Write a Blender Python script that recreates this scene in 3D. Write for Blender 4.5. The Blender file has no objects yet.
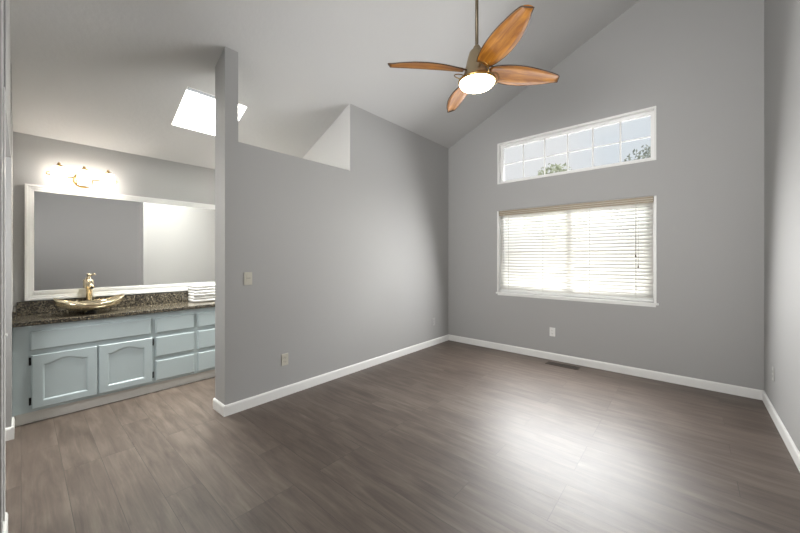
import bpy, bmesh, math, random
from mathutils import Vector, Matrix
R = math.radians
scene = bpy.context.scene
col = scene.collection
random.seed(7)

# ------------------------------------------------------------------ camera
cam_data = bpy.data.cameras.new('camera')
cam = bpy.data.objects.new('camera', cam_data)
col.objects.link(cam)
cam.location = (2.9876, 0.0, 1.35)
cam.rotation_euler = (R(90), 0, 0.7174)
cam_data.sensor_width = 36.0
cam_data.lens = 330.67 / 800 * 36.0
cam_data.shift_y = -0.01045
cam_data.clip_start = 0.01
scene.camera = cam

# ------------------------------------------------------------------ exposure, sky, big lights
scene.view_settings.view_transform = 'Standard'
scene.view_settings.look = 'None'
scene.view_settings.exposure = 0.0
scene.view_settings.gamma = 1.0
scene.view_settings.use_curve_mapping = False

POWER = dict(window=84, skylight=640, room=50, closet=28, blind_sky=350, blind_ground=400, shade=17.0, bowl=26.0, sky=1.6, sun=2.0)  # room and closet drive the added fill lights
W_IN = 4.641
SKY = POWER['sky']
w = bpy.data.worlds.new('sky')
scene.world = w
w.use_nodes = True
nt = w.node_tree
nt.nodes.clear()
out = nt.nodes.new('ShaderNodeOutputWorld')
bg = nt.nodes.new('ShaderNodeBackground')
tc = nt.nodes.new('ShaderNodeTexCoord')
ns = nt.nodes.new('ShaderNodeTexNoise')
ns.inputs['Scale'].default_value = 3.0
ns.inputs['Detail'].default_value = 5.0
rp = nt.nodes.new('ShaderNodeValToRGB')
rp.color_ramp.elements[0].position = 0.42
rp.color_ramp.elements[0].color = (0.86, 0.93, 1.0, 1)
rp.color_ramp.elements[1].position = 0.60
rp.color_ramp.elements[1].color = (0.95, 0.97, 1.0, 1)
nt.links.new(tc.outputs['Generated'], ns.inputs['Vector'])
nt.links.new(ns.outputs['Fac'], rp.inputs['Fac'])
nt.links.new(rp.outputs['Color'], bg.inputs['Color'])
bg.inputs['Strength'].default_value = SKY
nt.links.new(bg.outputs['Background'], out.inputs['Surface'])

def area(name, loc, target, sx, sy, power, color=(1, 1, 1)):
    d = bpy.data.lights.new(name, 'AREA')
    d.shape = 'RECTANGLE'
    d.size, d.size_y, d.energy, d.color = sx, sy, power, color
    o = bpy.data.objects.new(name, d)
    col.objects.link(o)
    o.location = loc
    o.rotation_euler = (Vector(target) - Vector(loc)).to_track_quat('-Z', 'Y').to_euler()
    return o

sun_d = bpy.data.lights.new('sun', 'SUN')
sun_d.energy = POWER['sun']
sun_d.angle = R(3)
sun_d.color = (1.0, 0.97, 0.92)
sun = bpy.data.objects.new('sun', sun_d)
col.objects.link(sun)
sun.rotation_euler = Vector((-0.25, 0.75, -1.0)).to_track_quat('-Z', 'Y').to_euler()

# lamps standing in for daylight at window, blind and skylight, and added fill lights
area('window_daylight', (1.787, W_IN - 0.155, 1.45), (1.787, 2.6, 0.95), 1.75, 1.1, POWER['window'], (0.99, 0.99, 0.985)).data.spread = R(168)
area('skylight_daylight', (-0.757, 1.289, 3.36), (-0.757, 1.289, 0.0), 0.48, 0.52, POWER['skylight'], (1.0, 0.99, 0.96))
rl = area('back_fill_light', (2.3, -1.30, 1.7), (2.1, 4.64, 2.9), 1.8, 1.4, POWER['room'], (1.0, 0.985, 0.965))  # fill added out of view; brightens the window wall
rl.data.spread = R(85)
area('closet_fill_light', (0.0, -0.95, 1.7), (-0.9, 1.4, 1.0), 0.9, 0.9, POWER['closet'], (1.0, 0.99, 0.97))  # fill added out of view; brightens the post end and the vanity
area('sky_daylight', (1.787, 5.60, 2.44), (1.787, 4.66, 1.2), 3.0, 0.35, POWER['blind_sky'], (0.97, 0.98, 1.0))
area('ground_daylight', (1.787, 6.40, 0.25), (1.787, 4.66, 1.6), 3.6, 0.6, POWER['blind_ground'], (0.98, 0.985, 1.0))

# ------------------------------------------------------------------ materials
def mat(name, color=(0.8, 0.8, 0.8), rough=0.5, metal=0.0, spec=0.5, bump=None, emit=None, trans=0.0, coat=0.0):
    m = bpy.data.materials.new(name)
    m.use_nodes = True
    n = m.node_tree.nodes
    l = m.node_tree.links
    b = n['Principled BSDF']
    b.inputs['Base Color'].default_value = (*color, 1)
    b.inputs['Roughness'].default_value = rough
    b.inputs['Metallic'].default_value = metal
    b.inputs['Specular IOR Level'].default_value = spec
    b.inputs['Coat Weight'].default_value = coat
    if trans:
        b.inputs['Transmission Weight'].default_value = trans
    if emit:
        b.inputs['Emission Color'].default_value = (*emit[0], 1)
        b.inputs['Emission Strength'].default_value = emit[1]
    if bump:
        t = n.new('ShaderNodeTexCoord')
        x = n.new('ShaderNodeTexNoise')
        x.inputs['Scale'].default_value = bump[0]
        x.inputs['Detail'].default_value = 4
        bp = n.new('ShaderNodeBump')
        bp.inputs['Strength'].default_value = bump[1]
        bp.inputs['Distance'].default_value = bump[2]
        l.new(t.outputs['Object'], x.inputs['Vector'])
        l.new(x.outputs['Fac'], bp.inputs['Height'])
        l.new(bp.outputs['Normal'], b.inputs['Normal'])
    return m

M = {}
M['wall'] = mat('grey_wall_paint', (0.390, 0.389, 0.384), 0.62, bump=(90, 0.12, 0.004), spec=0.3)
M['wall_lit'] = mat('lit_wall_paint', (0.66, 0.66, 0.655), 0.62, bump=(90, 0.12, 0.004), spec=0.3)  # grey wall paint lightened; bright light on the wall put into the colour
M['ceiling'] = mat('ceiling_paint', (0.53, 0.53, 0.525), 0.8, bump=(26, 0.28, 0.006), spec=0.2)
M['trim'] = mat('white_trim_paint', (0.80, 0.80, 0.785), 0.35)
M['kick'] = mat('off_white_kick_paint', (0.66, 0.65, 0.62), 0.5)
M['cab'] = mat('blue_grey_cabinet_paint', (0.48, 0.56, 0.585), 0.4, bump=(60, 0.05, 0.002))
M['black'] = mat('black_hinge_metal', (0.015, 0.015, 0.017), 0.4, 0.6)
M['dark'] = mat('dark_plastic', (0.02, 0.02, 0.02), 0.6)
M['gold'] = mat('champagne_gold_metal', (0.86, 0.74, 0.53), 0.22, 1.0)
M['brass'] = mat('antique_brass', (0.42, 0.27, 0.10), 0.3, 1.0)
M['bronze'] = mat('brushed_bronze', (0.30, 0.235, 0.15), 0.42, 0.75)
M['rod'] = mat('dark_bronze', (0.13, 0.105, 0.07), 0.45, 0.6)
M['vent'] = mat('brown_metal_register', (0.055, 0.042, 0.032), 0.5, 0.3)
M['ivory'] = mat('ivory_plastic', (0.54, 0.52, 0.445), 0.4)
M['plate'] = mat('white_plastic', (0.80, 0.80, 0.78), 0.4)
M['vinyl'] = mat('white_vinyl', (0.85, 0.85, 0.84), 0.35)
M['towel'] = mat('white_terry_cloth', (0.86, 0.85, 0.83), 0.95, bump=(220, 0.8, 0.01))
M['mirror'] = mat('mirror_glass', (0.87, 0.87, 0.865), 0.015, 1.0)
M['shade'] = mat('lit_frosted_glass', (0.95, 0.93, 0.9), 0.4, emit=((1.0, 0.93, 0.84), POWER['shade']))
M['bowl'] = mat('lit_fan_light_glass', (0.95, 0.9, 0.8), 0.3, emit=((1.0, 0.86, 0.60), POWER['bowl']))
M['cordm'] = mat('white_cord', (0.75, 0.74, 0.70), 0.7)
M['bark'] = mat('tree_bark', (0.16, 0.12, 0.09), 0.9)
M['leafa'] = mat('pale_green_leaves', (0.56, 0.60, 0.42), 0.7)
M['leafb'] = mat('grey_green_leaves', (0.44, 0.47, 0.40), 0.7)
M['fence'] = mat('brown_fence_boards', (0.30, 0.23, 0.17), 0.8, bump=(20, 0.3, 0.01))
M['soil'] = mat('outdoor_ground', (0.32, 0.30, 0.25), 0.95, bump=(8, 0.4, 0.02))

def glass(name, tint, haze=0.0, ior=1.45):
    m = bpy.data.materials.new(name)
    m.use_nodes = True
    n = m.node_tree.nodes
    l = m.node_tree.links
    n.clear()
    o = n.new('ShaderNodeOutputMaterial')
    t = n.new('ShaderNodeBsdfTransparent')
    t.inputs['Color'].default_value = (*tint, 1)
    g = n.new('ShaderNodeBsdfGlossy')
    g.inputs['Roughness'].default_value = 0.02
    fr = n.new('ShaderNodeFresnel')
    fr.inputs['IOR'].default_value = ior
    mx = n.new('ShaderNodeMixShader')
    l.new(fr.outputs['Fac'], mx.inputs['Fac'])
    l.new(t.outputs[0], mx.inputs[1])
    l.new(g.outputs[0], mx.inputs[2])
    last = mx
    if haze:
        d = n.new('ShaderNodeBsdfTranslucent')
        d.inputs['Color'].default_value = (0.9, 0.92, 0.95, 1)
        m2 = n.new('ShaderNodeMixShader')
        m2.inputs['Fac'].default_value = haze
        l.new(mx.outputs[0], m2.inputs[1])
        l.new(d.outputs[0], m2.inputs[2])
        last = m2
    l.new(last.outputs[0], o.inputs['Surface'])
    return m
M['pane'] = glass('clerestory_glass', (0.73, 0.73, 0.725), 0.0)
M['pane2'] = glass('window_glass', (0.9, 0.92, 0.92))
M['skypane'] = glass('skylight_glass', (0.60, 0.605, 0.595), ior=1.03)

def slat_material():
    m = bpy.data.materials.new('white_blind_slat')
    m.use_nodes = True
    n = m.node_tree.nodes
    l = m.node_tree.links
    b = n['Principled BSDF']
    b.inputs['Base Color'].default_value = (0.86, 0.85, 0.83, 1)
    b.inputs['Roughness'].default_value = 0.45
    t = n.new('ShaderNodeBsdfTranslucent')
    t.inputs['Color'].default_value = (0.88, 0.86, 0.82, 1)
    mx = n.new('ShaderNodeMixShader')
    mx.inputs['Fac'].default_value = 0.5
    l.new(b.outputs[0], mx.inputs[1])
    l.new(t.outputs[0], mx.inputs[2])
    l.new(mx.outputs[0], n['Material Output'].inputs['Surface'])
    return m
M['slat'] = slat_material()
M['valance'] = mat('tan_headrail', (0.36, 0.30, 0.215), 0.5)

def floor_material():
    m = bpy.data.materials.new('grey_brown_wood_planks')
    m.use_nodes = True
    n = m.node_tree.nodes
    l = m.node_tree.links
    b = n['Principled BSDF']
    tc = n.new('ShaderNodeTexCoord')
    br = n.new('ShaderNodeTexBrick')
    br.offset = 0.37
    br.offset_frequency = 3
    br.inputs['Color1'].default_value = (0.0, 0.0, 0.0, 1)
    br.inputs['Color2'].default_value = (1.0, 1.0, 1.0, 1)
    br.inputs['Mortar'].default_value = (0.5, 0.5, 0.5, 1)
    br.inputs['Scale'].default_value = 1.0
    br.inputs['Mortar Size'].default_value = 0.0016
    br.inputs['Mortar Smooth'].default_value = 0.2
    br.inputs['Brick Width'].default_value = 1.22
    br.inputs['Row Height'].default_value = 0.178
    l.new(tc.outputs['Object'], br.inputs['Vector'])
    # the grain is shifted from plank to plank
    sh = n.new('ShaderNodeVectorMath'); sh.operation = 'MULTIPLY'
    sh.inputs[1].default_value = (7.3, 3.1, 0.0)
    l.new(br.outputs['Color'], sh.inputs[0])
    ad = n.new('ShaderNodeVectorMath'); ad.operation = 'ADD'
    l.new(tc.outputs['Object'], ad.inputs[0]); l.new(sh.outputs[0], ad.inputs[1])
    mp = n.new('ShaderNodeMapping'); mp.inputs['Scale'].default_value = (1.4, 11.0, 1.0)
    l.new(ad.outputs[0], mp.inputs['Vector'])
    n1 = n.new('ShaderNodeTexNoise'); n1.inputs['Scale'].default_value = 1.7; n1.inputs['Detail'].default_value = 6
    n1.inputs['Roughness'].default_value = 0.6; n1.inputs['Distortion'].default_value = 0.6
    l.new(mp.outputs[0], n1.inputs['Vector'])
    mp2 = n.new('ShaderNodeMapping'); mp2.inputs['Scale'].default_value = (2.0, 55.0, 1.0)
    l.new(ad.outputs[0], mp2.inputs['Vector'])
    n2 = n.new('ShaderNodeTexNoise'); n2.inputs['Scale'].default_value = 2.2; n2.inputs['Detail'].default_value = 5
    l.new(mp2.outputs[0], n2.inputs['Vector'])
    n3 = n.new('ShaderNodeTexNoise'); n3.inputs['Scale'].default_value = 2.4; n3.inputs['Detail'].default_value = 3
    l.new(ad.outputs[0], n3.inputs['Vector'])
    def math_(op, a, bb):
        q = n.new('ShaderNodeMath'); q.operation = op
        for i, v in enumerate((a, bb)):
            if isinstance(v, (int, float)): q.inputs[i].default_value = v
            else: l.new(v, q.inputs[i])
        return q.outputs[0]
    s = math_('ADD', math_('MULTIPLY', n1.outputs['Fac'], 0.95), math_('MULTIPLY', n2.outputs['Fac'], 0.38))
    s = math_('ADD', s, math_('MULTIPLY', n3.outputs['Fac'], 0.35))
    s = math_('ADD', s, math_('MULTIPLY', br.outputs['Color'], 0.10))
    s = math_('SUBTRACT', s, 0.40)
    rp = n.new('ShaderNodeValToRGB')
    e = rp.color_ramp.elements
    e[0].position = 0.18; e[0].color = (0.045, 0.031, 0.023, 1)
    e[1].position = 0.80; e[1].color = (0.160, 0.130, 0.105, 1)
    k = e.new(0.5); k.color = (0.098, 0.074, 0.059, 1)
    l.new(s, rp.inputs['Fac'])
    mx = n.new('ShaderNodeMix'); mx.data_type = 'RGBA'
    mx.inputs['B'].default_value = (0.03, 0.022, 0.017, 1)
    f = math_('MULTIPLY', br.outputs['Fac'], 0.75)
    l.new(f, mx.inputs['Factor']); l.new(rp.outputs['Color'], mx.inputs['A'])
    l.new(mx.outputs['Result'], b.inputs['Base Color'])
    rr = math_('ADD', math_('MULTIPLY', n2.outputs['Fac'], 0.16), 0.40)
    l.new(rr, b.inputs['Roughness'])
    b.inputs['Specular IOR Level'].default_value = 0.62
    bp = n.new('ShaderNodeBump'); bp.inputs['Strength'].default_value = 0.25; bp.inputs['Distance'].default_value = 0.002
    hh = math_('SUBTRACT', math_('MULTIPLY', n2.outputs['Fac'], 0.5), br.outputs['Fac'])
    l.new(hh, bp.inputs['Height']); l.new(bp.outputs['Normal'], b.inputs['Normal'])
    return m
M['floor'] = floor_material()

def granite_material():
    m = bpy.data.materials.new('speckled_brown_granite')
    m.use_nodes = True
    n = m.node_tree.nodes
    l = m.node_tree.links
    b = n['Principled BSDF']
    tc = n.new('ShaderNodeTexCoord')
    n1 = n.new('ShaderNodeTexNoise'); n1.inputs['Scale'].default_value = 75; n1.inputs['Detail'].default_value = 5
    n1.inputs['Roughness'].default_value = 0.75
    v1 = n.new('ShaderNodeTexVoronoi'); v1.inputs['Scale'].default_value = 110
    l.new(tc.outputs['Object'], n1.inputs['Vector']); l.new(tc.outputs['Object'], v1.inputs['Vector'])
    mx = n.new('ShaderNodeMath'); mx.operation = 'MULTIPLY_ADD'
    l.new(v1.outputs['Distance'], mx.inputs[0]); mx.inputs[1].default_value = 0.35
    l.new(n1.outputs['Fac'], mx.inputs[2])
    rp = n.new('ShaderNodeValToRGB')
    e = rp.color_ramp.elements
    e[0].position = 0.50; e[0].color = (0.008, 0.007, 0.006, 1)
    e[1].position = 0.80; e[1].color = (0.20, 0.17, 0.12, 1)
    k = e.new(0.60); k.color = (0.014, 0.011, 0.008, 1)
    k = e.new(0.68); k.color = (0.045, 0.037, 0.026, 1)
    l.new(mx.outputs[0], rp.inputs['Fac'])
    l.new(rp.outputs['Color'], b.inputs['Base Color'])
    b.inputs['Roughness'].default_value = 0.17
    b.inputs['Specular IOR Level'].default_value = 1.0
    return m
M['granite'] = granite_material()

def wood_material(name, c0, c1, rough=0.32):
    m = bpy.data.materials.new(name)
    m.use_nodes = True
    n = m.node_tree.nodes
    l = m.node_tree.links
    b = n['Principled BSDF']
    tc = n.new('ShaderNodeTexCoord')
    mp = n.new('ShaderNodeMapping'); mp.inputs['Scale'].default_value = (2.5, 22, 22)
    n1 = n.new('ShaderNodeTexNoise'); n1.inputs['Scale'].default_value = 2.2; n1.inputs['Detail'].default_value = 5
    n1.inputs['Distortion'].default_value = 0.7
    l.new(tc.outputs['Object'], mp.inputs['Vector']); l.new(mp.outputs[0], n1.inputs['Vector'])
    rp = n.new('ShaderNodeValToRGB')
    rp.color_ramp.elements[0].position = 0.32; rp.color_ramp.elements[0].color = (*c0, 1)
    rp.color_ramp.elements[1].position = 0.68; rp.color_ramp.elements[1].color = (*c1, 1)
    l.new(n1.outputs['Fac'], rp.inputs['Fac']); l.new(rp.outputs['Color'], b.inputs['Base Color'])
    b.inputs['Roughness'].default_value = rough
    return m
M['blade'] = wood_material('amber_blade_wood', (0.25, 0.085, 0.008), (0.47, 0.19, 0.018), 0.5)
M['blade_edge'] = mat('dark_blade_edge', (0.06, 0.03, 0.015), 0.4)

# ------------------------------------------------------------------ mesh helpers
class MB:
    def __init__(self):
        self.bm = bmesh.new()
    def box(self, x0, x1, y0, y1, z0, z1, bevel=0.0, seg=2, mi=0):
        bm = self.bm
        c = [(x0, y0, z0), (x1, y0, z0), (x1, y1, z0), (x0, y1, z0), (x0, y0, z1), (x1, y0, z1), (x1, y1, z1), (x0, y1, z1)]
        v = [bm.verts.new(p) for p in c]
        fs = [bm.faces.new([v[i] for i in q]) for q in ((0, 3, 2, 1), (4, 5, 6, 7), (0, 1, 5, 4), (1, 2, 6, 5), (2, 3, 7, 6), (3, 0, 4, 7))]
        for f in fs: f.material_index = mi
        if bevel:
            es = list({e for f in fs for e in f.edges})
            bmesh.ops.bevel(bm, geom=es, offset=bevel, segments=seg, affect='EDGES', profile=0.5, clamp_overlap=True)
        return self
    def prism(self, poly, axis, a0, a1, mi=0):
        """extrude a 2D polygon (the other two axes in xyz order) along axis."""
        bm = self.bm
        def P(p, a):
            return {'x': (a, p[0], p[1]), 'y': (p[0], a, p[1]), 'z': (p[0], p[1], a)}[axis]
        v0 = [bm.verts.new(P(p, a0)) for p in poly]
        v1 = [bm.verts.new(P(p, a1)) for p in poly]
        fs = [bm.faces.new(v0), bm.faces.new(v1[::-1])]
        n = len(poly)
        for i in range(n):
            fs.append(bm.faces.new((v0[i], v1[i], v1[(i + 1) % n], v0[(i + 1) % n])))
        for f in fs: f.material_index = mi
        return self
    def rings(self, rs, caps=True, closed=True, mi=0):
        """skin a list of equally long point rings."""
        bm = self.bm
        vs = [[bm.verts.new(p) for p in r] for r in rs]
        n = len(vs[0])
        for a, b in zip(vs[:-1], vs[1:]):
            for i in range(n if closed else n - 1):
                f = bm.faces.new((a[i], a[(i + 1) % n], b[(i + 1) % n], b[i]))
                f.smooth = True
                f.material_index = mi
        if caps:
            for r in (vs[0][::-1], vs[-1]):
                f = bm.faces.new(r); f.material_index = mi
        return self
    def lathe(self, prof, c=(0, 0, 0), n=32, axis='z', caps=True):
        rs = []
        for r, h in prof:
            ring = []
            for i in range(n):
                a = 2 * math.pi * i / n
                p = (r * math.cos(a), r * math.sin(a), h)
                if axis == 'x': p = (p[2], p[0], p[1])
                if axis == 'y': p = (p[0], p[2], p[1])
                ring.append((c[0] + p[0], c[1] + p[1], c[2] + p[2]))
            rs.append(ring)
        return self.rings(rs, caps)
    def tube(self, pts, r, n=10):
        pts = [Vector(p) for p in pts]
        rs = []
        up = Vector((0.123, 0.31, 0.94)).normalized()
        for i, p in enumerate(pts):
            d = (pts[min(i + 1, len(pts) - 1)] - pts[max(i - 1, 0)]).normalized()
            a = d.cross(up)
            if a.length < 1e-3: a = d.cross(Vector((1, 0, 0)))
            a.normalize(); b = d.cross(a)
            rr = r[i] if isinstance(r, (list, tuple)) else r
            rs.append([p + a * rr * math.cos(2 * math.pi * k / n) + b * rr * math.sin(2 * math.pi * k / n) for k in range(n)])
        return self.rings(rs)
    def build(self, name, m, parent=None, smooth=False, kind=None, label=None, category=None, group=None):
        bmesh.ops.recalc_face_normals(self.bm, faces=self.bm.faces)
        me = bpy.data.meshes.new(name)
        self.bm.to_mesh(me)
        self.bm.free()
        for mm in (m if isinstance(m, (list, tuple)) else [m]):
            me.materials.append(mm)
        if smooth:
            for p in me.polygons: p.use_smooth = True
        o = bpy.data.objects.new(name, me)
        col.objects.link(o)
        o.parent = parent
        tag(o, label, category, group, kind)
        return o

def tag(o, label=None, category=None, group=None, kind=None):
    for k, v in (('label', label), ('category', category), ('group', group), ('kind', kind)):
        if v: o[k] = v
    return o

def thing(name, label, category, loc=(0, 0, 0), rz=0.0, group=None):
    o = bpy.data.objects.new(name, None)
    o.empty_display_size = 0.05
    col.objects.link(o)
    o.location = loc
    o.rotation_euler = (0, 0, rz)
    return tag(o, label, category, group)

def copy_tree(o, parent=None):
    c = o.copy()
    col.objects.link(c)
    c.parent = parent
    for ch in [k for k in bpy.data.objects if k.parent == o]:
        copy_tree(ch, c)
    return c

# ------------------------------------------------------------------ setting
W = 4.641                 # inner face of the window wall
XR = 3.53                 # inner face of the right wall
XV = -1.55                # inner face of the vanity wall
YB = -0.05                # bathroom side wall with the wide opening
YE = 2.535                # end wall of the bathroom
ZC, SL = 3.1617, 0.4399
def cz(x): return ZC + SL * x
E_ = 0.015                # walls run this far up into the ceiling

floor = MB().box(-1.75, XR + 0.15, -1.6, W + 0.16, -0.12, 0).build('floor', M['floor'], kind='structure', label='dark grey brown wood plank floor', category='floor')

# sloped ceiling, one slab with the skylight opening
SX0, SX1, SY0, SY1 = -1.01, -0.505, 1.012, 1.566
cm = MB()
T = 0.345
def slab(x0, x1, y0, y1):
    cm.prism([(x0, cz(x0)), (x1, cz(x1)), (x1, cz(x1) + T), (x0, cz(x0) + T)], 'y', y0, y1)
slab(-1.75, SX0, -1.6, W + 0.5)
slab(SX1, XR + 0.15, -1.6, W + 0.5)
slab(SX0, SX1, -1.6, SY0)
slab(SX0, SX1, SY1, W + 0.5)
cm.build('ceiling', M['ceiling'], kind='structure', label='sloped light grey ceiling', category='ceiling')

# window wall with its two openings
LX0, LX1, LZ0, LZ1 = 0.872, 2.700, 0.850, 2.045
UX0, UX1, UZ0, UZ1 = 0.872, 2.702, 2.457, 3.028
WT = 0.16
wm = MB()
def wp(x0, x1, z0, z1=None):
    wm.prism([(x0, z0), (x1, z0), (x1, cz(x1) + E_ if z1 is None else z1), (x0, cz(x0) + E_ if z1 is None else z1)], 'y', W, W + WT)
wp(-0.12, LX0, -0.1); wp(LX1, XR + 0.15, -0.1)
wp(LX0, LX1, -0.1, LZ0); wp(LX0, LX1, LZ1, UZ0); wp(LX0, LX1, UZ1)
wm.build('wall_window', M['wall'], kind='structure', label='grey gable wall with two windows', category='wall')

MB().prism([(-1.6, -0.1), (W, -0.1), (W, cz(XR) + E_), (-1.6, cz(XR) + E_)], 'x', XR, XR + 0.15).build('wall_right', M['wall'], kind='structure', label='plain grey wall on the right', category='wall')
MB().prism([(-1.6, -0.1), (YE + 0.12, -0.1), (YE + 0.12, cz(XV) + E_), (-1.6, cz(XV) + E_)], 'x', XV - 0.12, XV).build('wall_vanity', M['wall'], kind='structure', label='grey wall behind the bathroom mirror', category='wall')

# partition: full-height post, half-height wall, full-height wall
PY0, PY1, PY2, PZ = 1.147, 1.258, YE, 2.3746
pm = MB()
pm.prism([(-0.218, -0.1), (0, -0.1), (0, cz(0) + E_), (-0.218, cz(-0.218) + E_)], 'y', PY0, PY1)
pm.prism([(-0.125, -0.1), (0, -0.1), (0, PZ), (-0.125, PZ)], 'y', PY1, PY2)
pm.prism([(-0.125, -0.1), (0, -0.1), (0, cz(0) + E_), (-0.125, cz(-0.125) + E_)], 'y', PY2, W + WT)
pm.build('wall_partition', M['wall'], kind='structure', label='grey partition wall with a tall post and an open notch above', category='wall')
MB().prism([(XV, -0.1), (-0.125, -0.1), (-0.125, cz(-0.125) + E_), (XV, cz(XV) + E_)], 'y', YE, YE + 0.12).build('wall_bathroom_end', M['wall_lit'], kind='structure', label='bathroom end wall seen through the notch, its brightness put into the colour', category='wall')

MB().prism([(-0.125, PZ + 0.001), (0, PZ + 0.001), (0, cz(0) + E_), (-0.125, cz(-0.125) + E_)], 'y', PY2 - 0.004, PY2).build('notch_lit_face', M['wall_lit'], kind='structure')  # thin board added to give the notch's end face its lit tone

# side wall with the wide opening (closet behind), and the walls behind the camera
OX0, OX1, OZ = -0.82, 0.45, 2.10
sm = MB()
sm.prism([(XV, -0.1), (OX0, -0.1), (OX0, cz(OX0) + E_), (XV, cz(XV) + E_)], 'y', YB - 0.12, YB + 0.003)
sm.prism([(OX0, OZ), (OX1, OZ), (OX1, cz(OX1) + E_), (OX0, cz(OX0) + E_)], 'y', YB - 0.12, YB)
sm.prism([(OX1, -0.1), (0.75, -0.1), (0.75, cz(0.75) + E_), (OX1, cz(OX1) + E_)], 'y', YB - 0.14, YB - 0.006)
sm.build('wall_side', M['wall'], kind='structure', label='grey wall with a wide doorless opening', category='wall')
MB().prism([(-1.42, -0.1), (YB - 0.14, -0.1), (YB - 0.14, cz(0.65) + E_), (-1.42, cz(0.65) + E_)], 'x', 0.65, 0.75).build('wall_entry', M['wall'], kind='structure')
MB().prism([(XV, -0.1), (XR, -0.1), (XR, cz(XR) + E_), (XV, cz(XV) + E_)], 'y', -1.55, -1.42).build('wall_back', M['wall'], kind='structure')

# ------------------------------------------------------------------ baseboards
BH, BT = 0.092, 0.014
def bb_profile(h=BH, t=BT):
    return [(0, 0), (t, 0), (t, h - 0.016), (t * 0.78, h - 0.006), (t * 0.4, h), (0, h)]
def base_y(m, x, y0, y1, sgn):      # runs along y, its back at x, standing out towards sgn
    m.prism([(x + sgn * a, z) for a, z in bb_profile()], 'y', y0, y1)
def base_x(m, y, x0, x1, sgn):
    m.prism([(y + sgn * a, z) for a, z in bb_profile()], 'x', x0, x1)
m = MB(); base_y(m, 0, PY0, W, 1); base_x(m, PY0, -0.218 - BT, BT, -1); base_y(m, -0.218, PY0, PY1 + BT, -1)
m.build('baseboard_left', M['trim'], kind='structure', label='white baseboard wrapping the partition post', category='baseboard')
m = MB(); base_x(m, W, 0, XR, -1)
m.build('baseboard_window', M['trim'], kind='structure', label='white baseboard under the windows', category='baseboard')
m = MB(); base_y(m, XR, -1.42, W, -1)
m.build('baseboard_right', M['trim'], kind='structure', label='white baseboard on the right wall', category='baseboard')
m = MB(); base_x(m, YB + 0.003, -1.08, OX0 + BT, 1); base_y(m, OX0, YB - 0.12, YB + 0.003, 1)
m.build('baseboard_bathroom', M['trim'], kind='structure', label='short white baseboard beside the vanity', category='baseboard')
m = MB(); base_x(m, YB - 0.006, OX1 - BT, 0.75, 1); base_y(m, OX1, YB - 0.14, YB - 0.006, -1)
m.build('baseboard_side', M['trim'], kind='structure', label='white baseboard end at the near wall corner', category='baseboard')

MB().box(OX1 - 0.002, OX1 + 0.07, YB - 0.0055, YB - 0.0005, 0.0, OZ + 0.07, 0.001).build('trim_opening', M['trim'], kind='structure')

# ------------------------------------------------------------------ windows
# upper window: liner, frame, grille, glass
win1 = tag(bpy.data.objects.new('window_1', None), 'wide white transom window with a grid of twelve panes', 'window', None, 'structure'); col.objects.link(win1)
win1.location = ((UX0 + UX1) / 2, W, UZ0)
def rel(o, parent):
    o.parent = parent
    o.location = -Vector(parent.location)
    return o
def ring_frame(m, x0, x1, z0, z1, y0, y1, t, bevel=0.0, tb=None, tt=None):
    tb = t if tb is None else tb; tt = t if tt is None else tt
    m.box(x0, x0 + t, y0, y1, z0, z1, bevel); m.box(x1 - t, x1, y0, y1, z0, z1, bevel)
    m.box(x0 + t, x1 - t, y0, y1, z0, z0 + tb, bevel); m.box(x0 + t, x1 - t, y0, y1, z1 - tt, z1, bevel)
m = MB(); ring_frame(m, UX0 - 0.016, UX1 + 0.016, UZ0 - 0.015, UZ1 + 0.015, W - 0.006, W + WT, 0.019, 0.002)
rel(m.build('window_liner', M['trim']), win1)
m = MB(); ring_frame(m, UX0 + 0.003, UX1 - 0.003, UZ0 + 0.004, UZ1 - 0.004, W + 0.07, W + 0.13, 0.036, 0.004)
rel(m.build('window_frame', M['vinyl']), win1)
m = MB()
gx0, gx1, gz0, gz1 = UX0 + 0.039, UX1 - 0.039, UZ0 + 0.04, UZ1 - 0.04
for i in range(1, 6):
    x = gx0 + (gx1 - gx0) * i / 6
    m.box(x - 0.009, x + 0.009, W + 0.094, W + 0.106, gz0, gz1, 0.002)
zm = (gz0 + gz1) / 2
m.box(gx0, gx1, W + 0.095, W + 0.105, zm - 0.008, zm + 0.008, 0.002)
rel(m.build('window_grille', M['vinyl']), win1)
rel(MB().box(gx0, gx1, W + 0.108, W + 0.112, gz0, gz1).build('window_pane', M['pane']), win1)

# lower window behind the blind
win2 = tag(bpy.data.objects.new('window_2', None), 'wide white slider window behind a blind', 'window', None, 'structure'); col.objects.link(win2)
win2.location = ((LX0 + LX1) / 2, W, LZ0)
m = MB()
for x0, x1 in ((LX0 - 0.020, LX0 + 0.003), (LX1 - 0.003, LX1 + 0.020)):
    m.box(x0, x1, W - 0.008, W + WT, LZ0, LZ1, 0.002)
m.box(LX0, LX1, W - 0.0, W + WT, LZ1 - 0.003, LZ1 + 0.004)
rel(m.build('window_liner', M['trim']), win2)
m = MB()
ring_frame(m, LX0 + 0.003, LX1 - 0.003, LZ0 + 0.001, LZ1 - 0.004, W + 0.085, W + 0.145, 0.045, 0.004)
xm = (LX0 + LX1) / 2 + 0.03
m.box(xm - 0.03, xm + 0.03, W + 0.09, W + 0.14, LZ0 + 0.04, LZ1 - 0.04, 0.003)
rel(m.build('window_frame', M['vinyl']), win2)
rel(MB().box(LX0 + 0.045, LX1 - 0.045, W + 0.112, W + 0.116, LZ0 + 0.04, LZ1 - 0.045).build('window_pane', M['pane2']), win2)
m = MB()
m.box(0.842, 2.740, W - 0.032, W + WT, LZ0 - 0.022, LZ0 + 0.001, 0.004)
m.box(0.862, 2.715, W - 0.012, W - 0.0005, LZ0 - 0.045, LZ0 - 0.022, 0.002)
rel(m.build('window_sill', M['trim']), win2)

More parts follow.
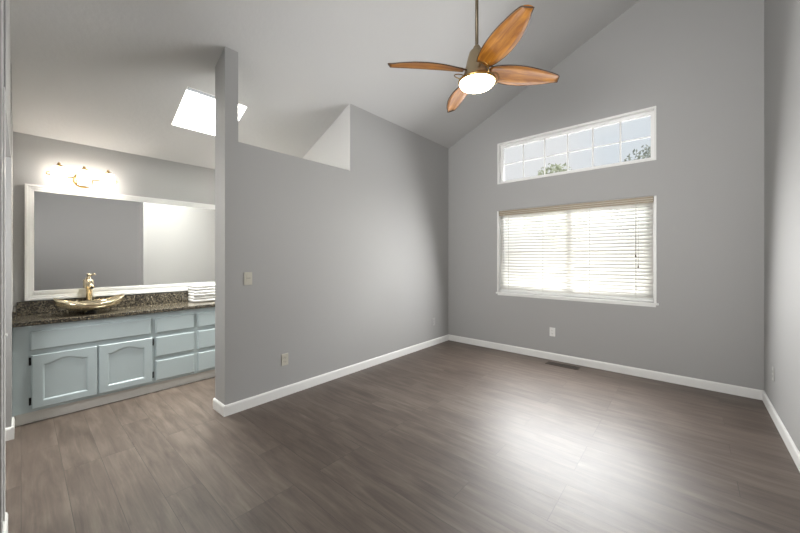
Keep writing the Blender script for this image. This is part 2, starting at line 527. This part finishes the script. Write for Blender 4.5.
# skylight: dark curb frame and glass on top of the shaft, shaft walls painted white
sk = tag(bpy.data.objects.new('skylight_window_3', None), 'bright square skylight in the bathroom ceiling', 'skylight', None, 'structure'); col.objects.link(sk)
sk.name = 'window_3'
sk.location = ((SX0 + SX1) / 2, (SY0 + SY1) / 2, cz(-0.75))
m = MB()
q = 0.006
def shaft_wall(x0, x1, y0, y1):
    m.prism([(x0, cz(x0) + 0.001), (x1, cz(x1) + 0.001), (x1, cz(x1) + T + 0.06), (x0, cz(x0) + T + 0.06)], 'y', y0, y1)
shaft_wall(SX0, SX0 + q, SY0, SY1); shaft_wall(SX1 - q, SX1, SY0, SY1)
shaft_wall(SX0, SX1, SY0, SY0 + q); shaft_wall(SX0, SX1, SY1 - q, SY1)
rel(m.build('skylight_shaft', M['trim']), sk)
m = MB()
m.prism([(SX0 - 0.05, cz(SX0 - 0.05) + T + 0.06), (SX1 + 0.05, cz(SX1 + 0.05) + T + 0.06), (SX1 + 0.05, cz(SX1 + 0.05) + T + 0.068), (SX0 - 0.05, cz(SX0 - 0.05) + T + 0.068)], 'y', SY0 - 0.05, SY1 + 0.05)
rel(m.build('skylight_pane', M['skypane']), sk)

# ------------------------------------------------------------------ venetian blind
bl = thing('window_blind', 'white horizontal slat blind filling the lower window', 'blind', ((LX0 + LX1) / 2, W + 0.04, LZ0 + 0.005))
def addto(o, parent):
    o.parent = parent
    o.location = -Vector(parent.location)
    return o
BX0, BX1 = LX0 + 0.008, LX1 - 0.008
YBL = W + 0.036
m = MB(); m.box(BX0, BX1, YBL - 0.026, YBL + 0.03, 1.992, 2.040, 0.003)
for zz0, zz1 in ((2.020, 2.041), (1.996, 2.016), (1.972, 1.992)):
    m.box(BX0, BX1, YBL - 0.034, YBL - 0.0265, zz0, zz1, 0.001)
for zz0 in (2.0405, 2.0155, 1.9915, 1.968):
    m.box(BX0, BX1, YBL - 0.0385, YBL - 0.0265, zz0, zz0 + 0.005, 0.001, mi=1)
addto(m.build('headrail', [M['valance'], M['slat']]), bl)
m = MB()
pitch, ns_ = 0.0415, 25
tilt = R(50)
z = 0.915
zs = []
while z < 1.965:
    zs.append(z); z += pitch
for k, z in enumerate(zs):
    a = tilt + random.uniform(-0.05, 0.05)
    sag = random.uniform(-0.002, 0.002)
    # arched cross-section, its room side edge lower than the outer edge
    rs = []
    for x in (BX0 + 0.004, (BX0 + BX1) / 2, BX1 - 0.004):
        up, lo = [], []
        for i in range(7):
            s = (i / 6 - 0.5) * 0.05
            c = 0.003 * (1 - (2 * s / 0.05) ** 2)
            for lst, off in ((up, 0.0012), (lo, -0.0012)):
                n_ = c + off
                lst.append((x, YBL + s * math.cos(a) - n_ * math.sin(a), z + s * math.sin(a) + n_ * math.cos(a) + (sag if x == (BX0 + BX1) / 2 else 0)))
        rs.append(up + lo[::-1])
    m.rings(rs)
addto(m.build('slats', M['slat']), bl)
addto(MB().box(BX0 + 0.003, BX1 - 0.003, YBL - 0.026, YBL + 0.026, 0.860, 0.886, 0.004).build('bottom_rail', M['vinyl']), bl)
for x in (BX0 + 0.14, BX0 + 0.62, BX0 + 1.18, BX1 - 0.16):
    m = MB()
    m.box(x - 0.0022, x + 0.0022, YBL - 0.0285, YBL - 0.0273, 0.884, 1.99)
    m.box(x - 0.0022, x + 0.0022, YBL + 0.0273, YBL + 0.0285, 0.884, 1.99)
    addto(m.build('ladder_cord', M['cordm']), bl)
m = MB(); m.tube([(BX0 + 0.075, YBL - 0.038, 1.985), (BX0 + 0.075, YBL - 0.039, 1.30)], 0.0042)
m.lathe([(0.003, 0), (0.006, 0.006), (0.006, 0.02), (0.003, 0.03)], (BX0 + 0.075, YBL - 0.039, 1.275), 10)
addto(m.build('tilt_wand', M['vinyl']), bl)
for x, z1 in ((2.53, 1.395), (2.555, 1.27)):
    lc = addto(MB().tube([(x, YBL - 0.037, 1.985), (x, YBL - 0.038, z1)], 0.0016, 6).build('lift_cord', M['cordm']), bl)
    t = MB().lathe([(0.002, 0.03), (0.0045, 0.024), (0.0075, 0.0), (0.004, -0.002)], (x, YBL - 0.038, z1 - 0.03), 10).build('cord_tassel', mat('tassel_brown', (0.12, 0.09, 0.07), 0.5))
    t.parent = lc

# ------------------------------------------------------------------ vanity
FX = -1.055            # front of the face frame
VY0, VY1 = YB + 0.004, YE - 0.002
van = thing('vanity_cabinet', 'long blue grey bathroom vanity cabinet with arched panel doors and drawers', 'cabinet', (-1.30, 0.6, 0))
m = MB()
m.box(XV + 0.002, FX - 0.02, VY0, VY1, 0.09, 0.801)
m.box(FX - 0.02, FX, VY0, VY1, 0.094, 0.801, 0.001)
addto(m.build('cabinet_body', M['cab']), van)
addto(MB().box(XV + 0.05, FX - 0.022, VY0 + 0.0, VY1, 0.0, 0.094).build('toe_kick', M['kick'], label='off-white kick board'), van)

def front_slab(y0, y1, z0, z1):
    """lipped drawer front with a rounded-over edge"""
    m = MB()
    d = 0.019
    e = 0.010
    prof = [(0.0, 0.0), (0.008, 0.0), (0.014, 0.003), (d, e)]
    rs = []
    for dx, ins in prof:
        rs.append([(FX + dx, y0 + ins, z0 + ins), (FX + dx, y1 - ins, z0 + ins), (FX + dx, y1 - ins, z1 - ins), (FX + dx, y0 + ins, z1 - ins)])
    m.rings(rs)
    for f in m.bm.faces: f.smooth = False
    return m
def arch_loop(y0, y1, z0, zs, rise, n=22):
    """closed outline: flat bottom, cathedral arch top"""
    pts = [(y0, z0), (y1, z0)]
    for i in range(n + 1):
        t = i / n
        s = min(t, 1 - t) * 2
        k = 0 if s < 0.16 else math.sin(min(1, (s - 0.16) / 0.84) * math.pi / 2) ** 1.15
        if s < 0.3 and s >= 0.16:
            k *= 0.9
        pts.append((y1 + (y0 - y1) * t, zs + rise * k))
    return pts
def make_door(y0, y1, z0, z1):
    m = MB(); bm = m.bm
    d = 0.019
    st = 0.062
    # outer outline resampled to the arch's count
    inner = arch_loop(y0 + st, y1 - st, z0 + 0.055, z1 - 0.082, 0.034)
    n = len(inner)
    outer = [(y0, z0), (y1, z0)] + [(y1 + (y0 - y1) * i / (n - 3), z1) for i in range(n - 2)]
    def L(loop, dx, ins=0.0, c=None):
        cy, czz = (y0 + y1) / 2, (z0 + z1) / 2
        o = []
        for y, z in loop:
            yy = y + (ins if y < cy else -ins) if abs(y - cy) > ins else y
            zz = z + (ins if z < czz else -ins)
            o.append((FX + dx, yy, zz))
        return o
    m.rings([L(outer, 0.0), L(outer, 0.012), L(outer, d, 0.006), L(inner, d), L(inner, d - 0.003, 0.006), L(inner, d - 0.009, 0.012)], caps=True)
    for f in bm.faces: f.smooth = False
    return m
def arch_panel(y0, y1, z0, z1):
    inner = arch_loop(y0 + 0.078, y1 - 0.078, z0 + 0.071, z1 - 0.098, 0.034)
    m = MB()
    m.prism(inner, 'x', FX + 0.006, FX + 0.0125)
    return m
HZ = ((0.475, 0.540), (0.150, 0.213))
def hinge(parent, y, z0, z1):
    m = MB()
    m.box(FX + 0.0005, FX + 0.003, y - 0.008, y + 0.008, z0, z1, 0.001)
    m.tube([(FX + 0.006, y, z0 + 0.004), (FX + 0.006, y, z1 - 0.004)], 0.0045, 8)
    o = m.build('hinge', M['black'], label='black surface hinge'); o.parent = parent
for y0, y1, hy in ((0.056, 0.455, 0.0495), (0.463, 0.862, 0.8685), (1.648, 2.046, 1.6415), (2.054, 2.452, 2.4585)):
    d = make_door(y0, y1, 0.117, 0.557).build('door', M['cab']); addto(d, van)
    for z0, z1 in HZ: hinge(d, hy, z0, z1)
for y0, y1 in ((0.048, 0.852), (1.655, 2.459)):
    addto(front_slab(y0, y1, 0.595, 0.752).build('false_drawer_front', M['cab']), van)
for y0, y1 in ((0.889, 1.234), (1.268, 1.615)):
    for z0, z1 in ((0.595, 0.750), (0.357, 0.558), (0.116, 0.320)):
        addto(front_slab(y0, y1, z0, z1).build('drawer', M['cab']), van)

ct = thing('countertop', 'dark speckled granite vanity counter with backsplash', 'countertop', (-1.28, 1.2, 0.801))
addto(MB().box(XV + 0.001, -1.022, VY0, VY1, 0.802, 0.836, 0.004).build('counter_slab', M['granite']), ct)
addto(MB().box(XV + 0.001, XV + 0.022, VY0 + 0.02, VY1, 0.8365, 0.955, 0.002).build('backsplash', M['granite']), ct)
addto(MB().box(XV + 0.001, -1.03, VY0, VY0 + 0.019, 0.8365, 0.925, 0.002).build('side_splash', M['granite']), ct)

# mirror on the backsplash
mr = thing('wall_mirror', 'wide white framed mirror above the vanity counter', 'mirror', (XV, 1.2, 0.96))
MY0, MY1, MZ0, MZ1 = 0.021, 2.48, 0.962, 2.024
FW = 0.058
m = MB()
def mframe(a0, a1, b0, b1, dx, i0, i1):
    ring_y(m, a0 + i0, a1 - i0, b0 + i0, b1 - i0, dx, i1 - i0)
def ring_y(m, y0, y1, z0, z1, dx, t):
    x0 = XV + 0.001; x1 = XV + dx
    m.box(x0, x1, y0, y0 + t, z0, z1, 0.002); m.box(x0, x1, y1 - t, y1, z0, z1, 0.002)
    m.box(x0, x1, y0 + t - 0.001, y1 - t + 0.001, z0, z0 + t, 0.002); m.box(x0, x1, y0 + t - 0.001, y1 - t + 0.001, z1 - t, z1, 0.002)
mframe(MY0, MY1, MZ0, MZ1, 0.026, 0.0, 0.020)
mframe(MY0, MY1, MZ0, MZ1, 0.018, 0.019, 0.040)
mframe(MY0, MY1, MZ0, MZ1, 0.012, 0.039, FW)
m.box(XV + 0.001, XV + 0.016, MY0 + FW - 0.002, MY1 - FW + 0.002, MZ0 + FW - 0.002, MZ0 + 0.088, 0.003)
addto(m.build('mirror_frame', M['trim']), mr)
addto(MB().box(XV + 0.001, XV + 0.006, MY0 + 0.05, MY1 - 0.05, MZ0 + 0.05, MZ1 - 0.05).build('mirror_glass', M['mirror']), mr)

# ------------------------------------------------------------------ vanity light
vl = thing('vanity_light', 'three-lamp brass bar light with glowing glass shades above the sink', 'wall light', (XV, 0.405, 2.125))
XL = -1.43
m = MB()
m.lathe([(0.0005, 0.0), (0.073, 0.0), (0.073, 0.006), (0.066, 0.014), (0.05, 0.022), (0.02, 0.028), (0.0005, 0.03)], (XV + 0.001, 0.405, 2.120), 36, 'x', caps=False)
addto(m.build('back_plate', M['brass'], smooth=False), vl)
m = MB()
m.tube([(XV + 0.028, 0.405, 2.12), (XL, 0.405, 2.12)], 0.009)
m.tube([(XL - 0.045, 0.165 + i * 0.48 / 24, 2.125 + 0.004 * math.sin(i * 0.8)) for i in range(25)], 0.006)
for s, y in ((-1, 0.165), (1, 0.645)):
    m.tube([(XL - 0.045 + 0.0, y + s * (0.012 * math.sin(t * 0.7)), 2.125 + 0.014 * (1 - math.cos(t * 0.7))) for t in range(7)], 0.0045, 8)
addto(m.build('arm', M['brass']), vl)
for y in (0.233, 0.405, 0.580):
    hz = MB()
    hz.lathe([(0.004, 0.046), (0.010, 0.040), (0.012, 0.033), (0.007, 0.026), (0.018, 0.021), (0.024, 0.012), (0.024, 0.002)], (XL, y, 2.196), 20)
    hz.tube([(XL - 0.045, y, 2.125), (XL - 0.047, y, 2.19), (XL - 0.03, y, 2.212), (XL, y, 2.21)], 0.005, 8)
    fin = addto(hz.build('finial', M['brass']), vl)
    sh = MB().lathe([(0.030, 0.136), (0.044, 0.128), (0.050, 0.112), (0.051, 0.06), (0.046, 0.0), (0.044, 0.0), (0.048, 0.06), (0.047, 0.110), (0.041, 0.124), (0.028, 0.131)], (XL, y, 2.062), 28, caps=False).build('lamp_shade', M['shade'], smooth=True)
    addto(sh, vl)

vl2 = copy_tree(vl)  # unseen copy, added to brighten the bathroom end wall
vl2.location.y = 2.10
vl2['label'] = 'second three-lamp brass bar light, added unseen over the hidden half of the mirror'
vl['group'] = vl2['group'] = 'vanity lights above the mirror'

# ------------------------------------------------------------------ sink, faucet, towels
sink = thing('vessel_sink', 'oval golden metallic vessel sink on the granite counter', 'sink', (-1.25, 0.432, 0.837))
m = MB()
def sink_ring(k, inner):
    """k 0 at the bottom, 1 at the rim; the long ends sweep up like a boat"""
    N = 48; ring = []
    for i in range(N):
        a = 2 * math.pi * i / N
        ry = 0.245 * (0.20 + 0.80 * math.sin(k * math.pi / 2) ** 0.85)
        rx = 0.180 * (0.20 + 0.80 * math.sin(k * math.pi / 2) ** 0.85)
        if inner: ry -= 0.006; rx -= 0.006
        y = ry * math.sin(a); x = rx * math.cos(a)
        z = 0.026 + 0.074 * k ** 1.9 + 0.058 * (abs(math.sin(a)) ** 2.4) * k ** 2
        if inner: z += 0.005 * (1 - k)
        ring.append((x, y, z))
    return ring
rs = [sink_ring(k / 12, False) for k in range(0, 13)] + [sink_ring(k / 12, True) for k in range(12, -1, -1)]
m.rings(rs)
m.build('sink_bowl', mat('golden_glass_metal', (0.74, 0.64, 0.46), 0.16, 0.9), sink, smooth=True)
MB().lathe([(0.040, 0.0), (0.042, 0.004), (0.032, 0.012), (0.030, 0.030)], (0, 0, 0.0), 24).build('mounting_ring', M['dark'], sink, label='black mounting ring')
MB().lathe([(0.0005, 0.0345), (0.022, 0.0345), (0.022, 0.0325), (0.0005, 0.032)], (0, 0, 0), 20, caps=False).build('drain', M['gold'], sink)

fa = thing('faucet', 'tall champagne gold single-hole faucet behind the vessel sink', 'faucet', (-1.494, 0.445, 0.837))
fa.scale = (1.12, 1.2, 1.0)
m = MB()
m.lathe([(0.030, 0.0), (0.030, 0.006), (0.023, 0.012), (0.021, 0.05), (0.021, 0.20), (0.024, 0.21), (0.029, 0.222), (0.029, 0.290), (0.026, 0.300), (0.012, 0.306)], (0, 0, 0), 28)
m.build('faucet_body', M['gold'], fa)
m = MB()
m.tube([(0.012, 0, 0.262), (0.05, 0.0, 0.268), (0.095, 0.0, 0.262), (0.128, 0.0, 0.247), (0.142, 0.0, 0.228)], [0.021, 0.020, 0.019, 0.018, 0.0175], 20)
sp = m.build('spout', M['gold'], fa)
MB().lathe([(0.0005, 0.0), (0.0115, 0.0), (0.0115, 0.004), (0.0005, 0.004)], (0, 0, 0), 16, caps=False).build('spout_opening', M['dark'], sp)
so = [o for o in bpy.data.objects if o.name.startswith('spout_opening')][0]
so.location = (0.1445, 0, 0.2245); so.rotation_euler = (0, R(40), 0)
m = MB()
m.lathe([(0.012, 0.0), (0.014, 0.008), (0.007, 0.02), (0.006, 0.035), (0.010, 0.042), (0.004, 0.052)], (0, 0, 0.305), 16)
m.tube([(0, 0, 0.335), (0.01, 0.018, 0.345), (0.022, 0.036, 0.352)], [0.005, 0.0045, 0.0065], 10)
m.build('lever_handle', M['gold'], fa)

def towel(name, loc, rz, sy, sx, th, label, g):
    t = MB()
    # folded cloth: rounded fold at the front, two leaves
    layers = 2
    for k in range(layers):
        z0 = k * th / layers; z1 = (k + 1) * th / layers + (0.003 if k == 0 else 0)
        n_ = 16; rs = []
        for j in range(9):
            y = -sy / 2 + sy * j / 8
            ring = []
            for i in range(n_):
                a = 2 * math.pi * i / n_
                cx_ = math.copysign(abs(math.cos(a)) ** 0.35, math.cos(a)) * sx / 2
                cz_ = math.copysign(abs(math.sin(a)) ** 0.6, math.sin(a)) * (z1 - z0) / 2
                wv = 0.004 * math.sin(j * 1.9 + k * 2.1 + i * 0.3) + random.uniform(-0.0012, 0.0012)
                ring.append((cx_ * (0.985 if j in (0, 8) else 1) + wv, y, (z0 + z1) / 2 + cz_ * (0.86 if j in (0, 8) else 1)))
            rs.append(ring)
        t.rings(rs)
    o = t.build(name, M['towel'], smooth=True, label=label, category='towel', group=g)
    o.location = loc; o.rotation_euler = (0, 0, rz)
    return o
tz = 0.8365
for k, (lab, th, d) in enumerate((('folded white towel lying on the counter, bottom of its stack', 0.070, 0),
                                  ('folded white towel in the middle of the stack on the counter', 0.066, 0.006),
                                  ('folded white towel on top of the stack beside the mirror', 0.064, -0.004))):
    towel('folded_towel', (-1.395 + d, 1.475, tz), R(2 * (k - 1)), 0.34, 0.22, th, lab, 'folded towels on the vanity counter')
    tz += th + 0.0005

# ------------------------------------------------------------------ ceiling fan
FC = (1.779, 2.27)
ZF = 2.745
fan = thing('ceiling_fan', 'four-blade amber wood ceiling fan with a glowing round light', 'ceiling fan', (FC[0], FC[1], ZF))
zt = cz(FC[0]) - ZF
MB().lathe([(0.0125, 0.19), (0.0125, zt - 0.03)], n=20).build('down_rod', M['rod'], fan)
m = MB(); m.lathe([(0.018, zt - 0.115), (0.045, zt - 0.10), (0.068, zt - 0.05), (0.072, zt + 0.035)], n=28)
m.build('canopy', M['bronze'], fan)
m = MB()
m.lathe([(0.016, 0.215), (0.027, 0.200), (0.030, 0.180), (0.048, 0.172), (0.056, 0.160), (0.070, 0.110), (0.083, 0.050), (0.092, 0.020), (0.098, -0.005), (0.105, -0.022), (0.105, -0.045)], n=40)
m.build('motor_housing', M['bronze'], fan, smooth=False)
m = MB()
m.lathe([(0.108, -0.040), (0.133, -0.045), (0.140, -0.055), (0.140, -0.066), (0.130, -0.070)], n=48)
m.build('light_ring', M['brass'], fan)
m = MB()
m.lathe([(0.131, -0.064), (0.130, -0.074), (0.118, -0.090), (0.090, -0.103), (0.05, -0.110), (0.0005, -0.112)], n=48, caps=False)
m.build('light_bowl', M['bowl'], fan, smooth=True, label='glowing frosted glass bowl')
R0, R1 = 0.095, 0.668
def blade_width(t):
    # leading and trailing offsets from the blade's axis
    s = math.sin(math.pi * min(1, (t * 0.93 + 0.05)) ** 0.86)
    return 0.030 + 0.060 * s ** 0.9
def blade_rings(th, grow=0.0):
    rs = []
    N = 22
    for i in range(N + 1):
        t = i / N
        wd = blade_width(t)
        if t > 0.90: wd *= 1 - 0.10 * (t - 0.90) / 0.10
        r_ = R0 + (R1 - R0) * t
        skew = 0.020 * math.sin(math.pi * t) - 0.012 * t
        twist = R(-(22 - 9 * t))
        zc = 0.028 + 0.018 * math.sin(math.pi * t) * 0.6 - 0.01 * t
        pts = []
        prof = [(-1, 0), (-0.97, 1), (-0.5, 1), (0, 1), (0.5, 1), (0.97, 1), (1, 0), (0.97, -1), (0.5, -1), (0, -1), (-0.5, -1), (-0.97, -1)]
        for a, b in prof:
            w_ = a * (wd + grow) + skew
            if i == N and True: rr_ = r_ + 0.012 * a
            else: rr_ = r_
            hgt = 0.010 * (a * a) * -1 + b * th
            pts.append((rr_, w_ * math.cos(twist) - hgt * math.sin(twist), zc + w_ * math.sin(twist) + hgt * math.cos(twist)))
        rs.append(pts)
    return rs
for k in range(4):
    ang = R(50.3 + 90 * k + (3.5 if k == 3 else 0))
    bo = MB().rings(blade_rings(0.0035)).build('blade', M['blade'], fan)
    bo.rotation_euler = (0, 0, ang)
    # dark banding along the blade's rim
    rr = blade_rings(0.0035)
    e = MB()
    left = [r[0] for r in rr]; right = [r[6] for r in rr]
    path = left + [Vector(left[-1]).lerp(Vector(right[-1]), j / 5) + Vector((0, 0, -0.006 * math.sin(math.pi * j / 5) * 0)) for j in range(1, 5)] + right[::-1]
    e.tube(path, 0.0042, 8)
    be = e.build('edge_banding', M['blade_edge'], bo, label='dark rim of the blade')
    # wire bracket under the blade root
    g = MB()
    a2 = 0.0
    g.tube([(0.095, -0.03, 0.0), (0.13, -0.034, 0.006), (0.162, -0.026, -0.004), (0.176, -0.006, -0.026), (0.168, 0.012, -0.046), (0.150, 0.020, -0.058), (0.135, 0.016, -0.060)], 0.0032, 8)
    g.tube([(0.095, 0.03, 0.0), (0.128, 0.036, 0.012), (0.155, 0.030, 0.016)], 0.0045, 8)
    go = g.build('blade_bracket', M['brass'], fan)
    go.rotation_euler = (0, 0, ang)

# ------------------------------------------------------------------ switch and outlets
def wall_plate(name, label, category, loc, rz, kind, ms, group=None):
    """plate standing on a wall; local +y points into the wall, -y into the room"""
    o = thing(name, label, category, loc, rz, group)
    m = MB(); m.box(-0.036, 0.036, -0.006, 0, -0.058, 0.058, 0.003)
    m.build('cover_plate', ms, o)
    if kind == 'switch':
        MB().box(-0.017, 0.017, -0.0095, -0.0055, -0.034, 0.034, 0.002).build('rocker', ms, o)
        MB().box(-0.0165, 0.0165, -0.0102, -0.0094, 0.003, 0.0055).build('rocker_gap', M['dark'], o)
    elif kind == 'outlet':
        for s in (-1, 1):
            m = MB(); m.prism([(0.0165 * math.cos(a) if abs(math.cos(a)) < .99 else 0.0165 * math.cos(a), 0.014 * math.sin(a) + s * 0.0195) for a in [2 * math.pi * i / 20 for i in range(20)]], 'y', -0.0085, -0.0055)
            r_ = m.build('receptacle', ms, o)
            m = MB()
            for dx in (-0.006, 0.006): m.box(dx - 0.0012, dx + 0.0012, -0.0090, -0.0084, s * 0.0195 - 0.001, s * 0.0195 + 0.007)
            m.box(-0.002, 0.002, -0.0090, -0.0084, s * 0.0195 - 0.009, s * 0.0195 - 0.005)
            m.build('slots', M['dark'], r_)
        MB().lathe([(0.003, -0.0068), (0.003, -0.0058)], n=10, axis='y').build('screw', ms, o)
    return o
wall_plate('light_switch', 'ivory rocker light switch beside the partition post', 'light switch', (0.0, 1.344, 1.166), R(90), 'switch', M['ivory'])
wall_plate('wall_outlet', 'ivory outlet low on the partition wall below the switch', 'outlet', (0.0, 1.703, 0.356), R(90), 'outlet', M['ivory'], 'wall outlets')
wall_plate('wall_outlet', 'grey outlet on the partition wall near the far corner', 'outlet', (0.0, 4.215, 0.362), R(90), 'outlet', mat('wall_coloured_plastic', (0.46, 0.46, 0.455), 0.45), 'wall outlets')
wall_plate('wall_outlet', 'white outlet below the blind on the window wall', 'outlet', (1.626, W, 0.370), 0, 'outlet', M['plate'], 'wall outlets')
wall_plate('wall_outlet', 'pale outlet on the right wall near the corner', 'outlet', (XR, 4.18, 0.372), R(-90), 'outlet', mat('pale_grey_plastic', (0.50, 0.50, 0.48), 0.45), 'wall outlets')

# ------------------------------------------------------------------ floor register
vt = thing('floor_vent', 'dark brown slotted floor vent under the windows', 'vent', (1.795, 4.47, 0))
m = MB()
m.box(-0.19, 0.19, -0.060, -0.046, 0.0, 0.005, 0.001); m.box(-0.19, 0.19, 0.046, 0.060, 0.0, 0.005, 0.001)
m.box(-0.19, -0.174, -0.046, 0.046, 0.0, 0.005, 0.001); m.box(0.174, 0.19, -0.046, 0.046, 0.0, 0.005, 0.001)
m.build('vent_frame', M['vent'], vt)
m = MB()
for i in range(23):
    x = -0.166 + i * 0.3320 / 22
    m.box(x - 0.003, x + 0.003, -0.046, 0.046, 0.0012, 0.0042)
m.box(-0.174, 0.174, -0.003, 0.003, 0.001, 0.0045)
m.build('louvres', M['vent'], vt)
MB().box(-0.174, 0.174, -0.046, 0.046, 0.0002, 0.001).build('duct_opening', M['dark'], vt)

# small white knob on the near wall corner
kn = MB()
kn.lathe([(0.010, 0.0), (0.010, 0.003), (0.004, 0.006), (0.004, 0.010), (0.011, 0.014), (0.013, 0.019), (0.010, 0.025), (0.0005, 0.027)], (0, 0, 0), 20, 'y')
ko = kn.build('wall_knob', M['plate'], smooth=True, label='small round white knob on the near wall corner', category='knob')
ko.location = (0.46, YB - 0.006, 0.972); ko.scale = (0.6, 0.5, 0.6)

# ------------------------------------------------------------------ outdoors, seen through the panes
MB().box(-14, 18, W + WT + 0.02, 40, -0.5, -0.3).build('ground_outside', M['soil'], kind='structure')
f = MB()
for i in range(60):
    x = -4.2 + i * 0.2
    f.box(x, x + 0.19, 9.0, 9.03, -0.3, 1.55)
f.box(-4.2, 7.8, 9.03, 9.07, 0.1, 0.2); f.box(-4.2, 7.8, 9.03, 9.07, 1.2, 1.3)
f.build('board_fence', M['fence'], label='brown board fence outside behind the blind', category='fence')
def tree(x, y, h, r, m_, label, seed):
    rnd = random.Random(seed)
    t = thing('garden_tree', label, 'tree', (x, y, -0.3), 0, 'trees outside the transom window')
    MB().tube([(0, 0, 0), (0.05, 0.02, h * 0.35), (-0.04, 0.03, h * 0.7)], [0.16, 0.12, 0.05], 10).build('trunk', M['bark'], t)
    m = MB(); bm = m.bm
    for i in range(3200):
        d = Vector((rnd.gauss(0, 1), rnd.gauss(0, 1), rnd.gauss(0, 1))).normalized() * (rnd.random() ** 0.4)
        c = Vector((d.x * r, d.y * r, h * 0.62 + d.z * h * 0.38))
        u_ = Vector((rnd.gauss(0, 1), rnd.gauss(0, 1), rnd.gauss(0, 1))).normalized()
        v_ = u_.orthogonal().normalized()
        s = 0.08 + rnd.random() * 0.07
        bm.faces.new([bm.verts.new(c + u_ * s), bm.verts.new(c + v_ * s * 0.5), bm.verts.new(c - u_ * s), bm.verts.new(c - v_ * s * 0.5)])
    m.build('crown', m_, t)
for a in ((-5.6, 16.0, 6.5, 1.7, M['leafa'], 'pale green tree behind the leftmost transom panes', 1),
          (-2.4, 18.6, 6.7, 1.6, M['leafa'], 'pale green tree behind the transom panes left of centre', 2),
          (1.4, 21.5, 7.6, 1.7, M['leafb'], 'grey green tree behind the transom panes right of centre', 3),
          (3.4, 15.5, 5.95, 1.3, M['leafb'], 'grey green tree behind the rightmost transom panes', 4)):
    tree(*a)
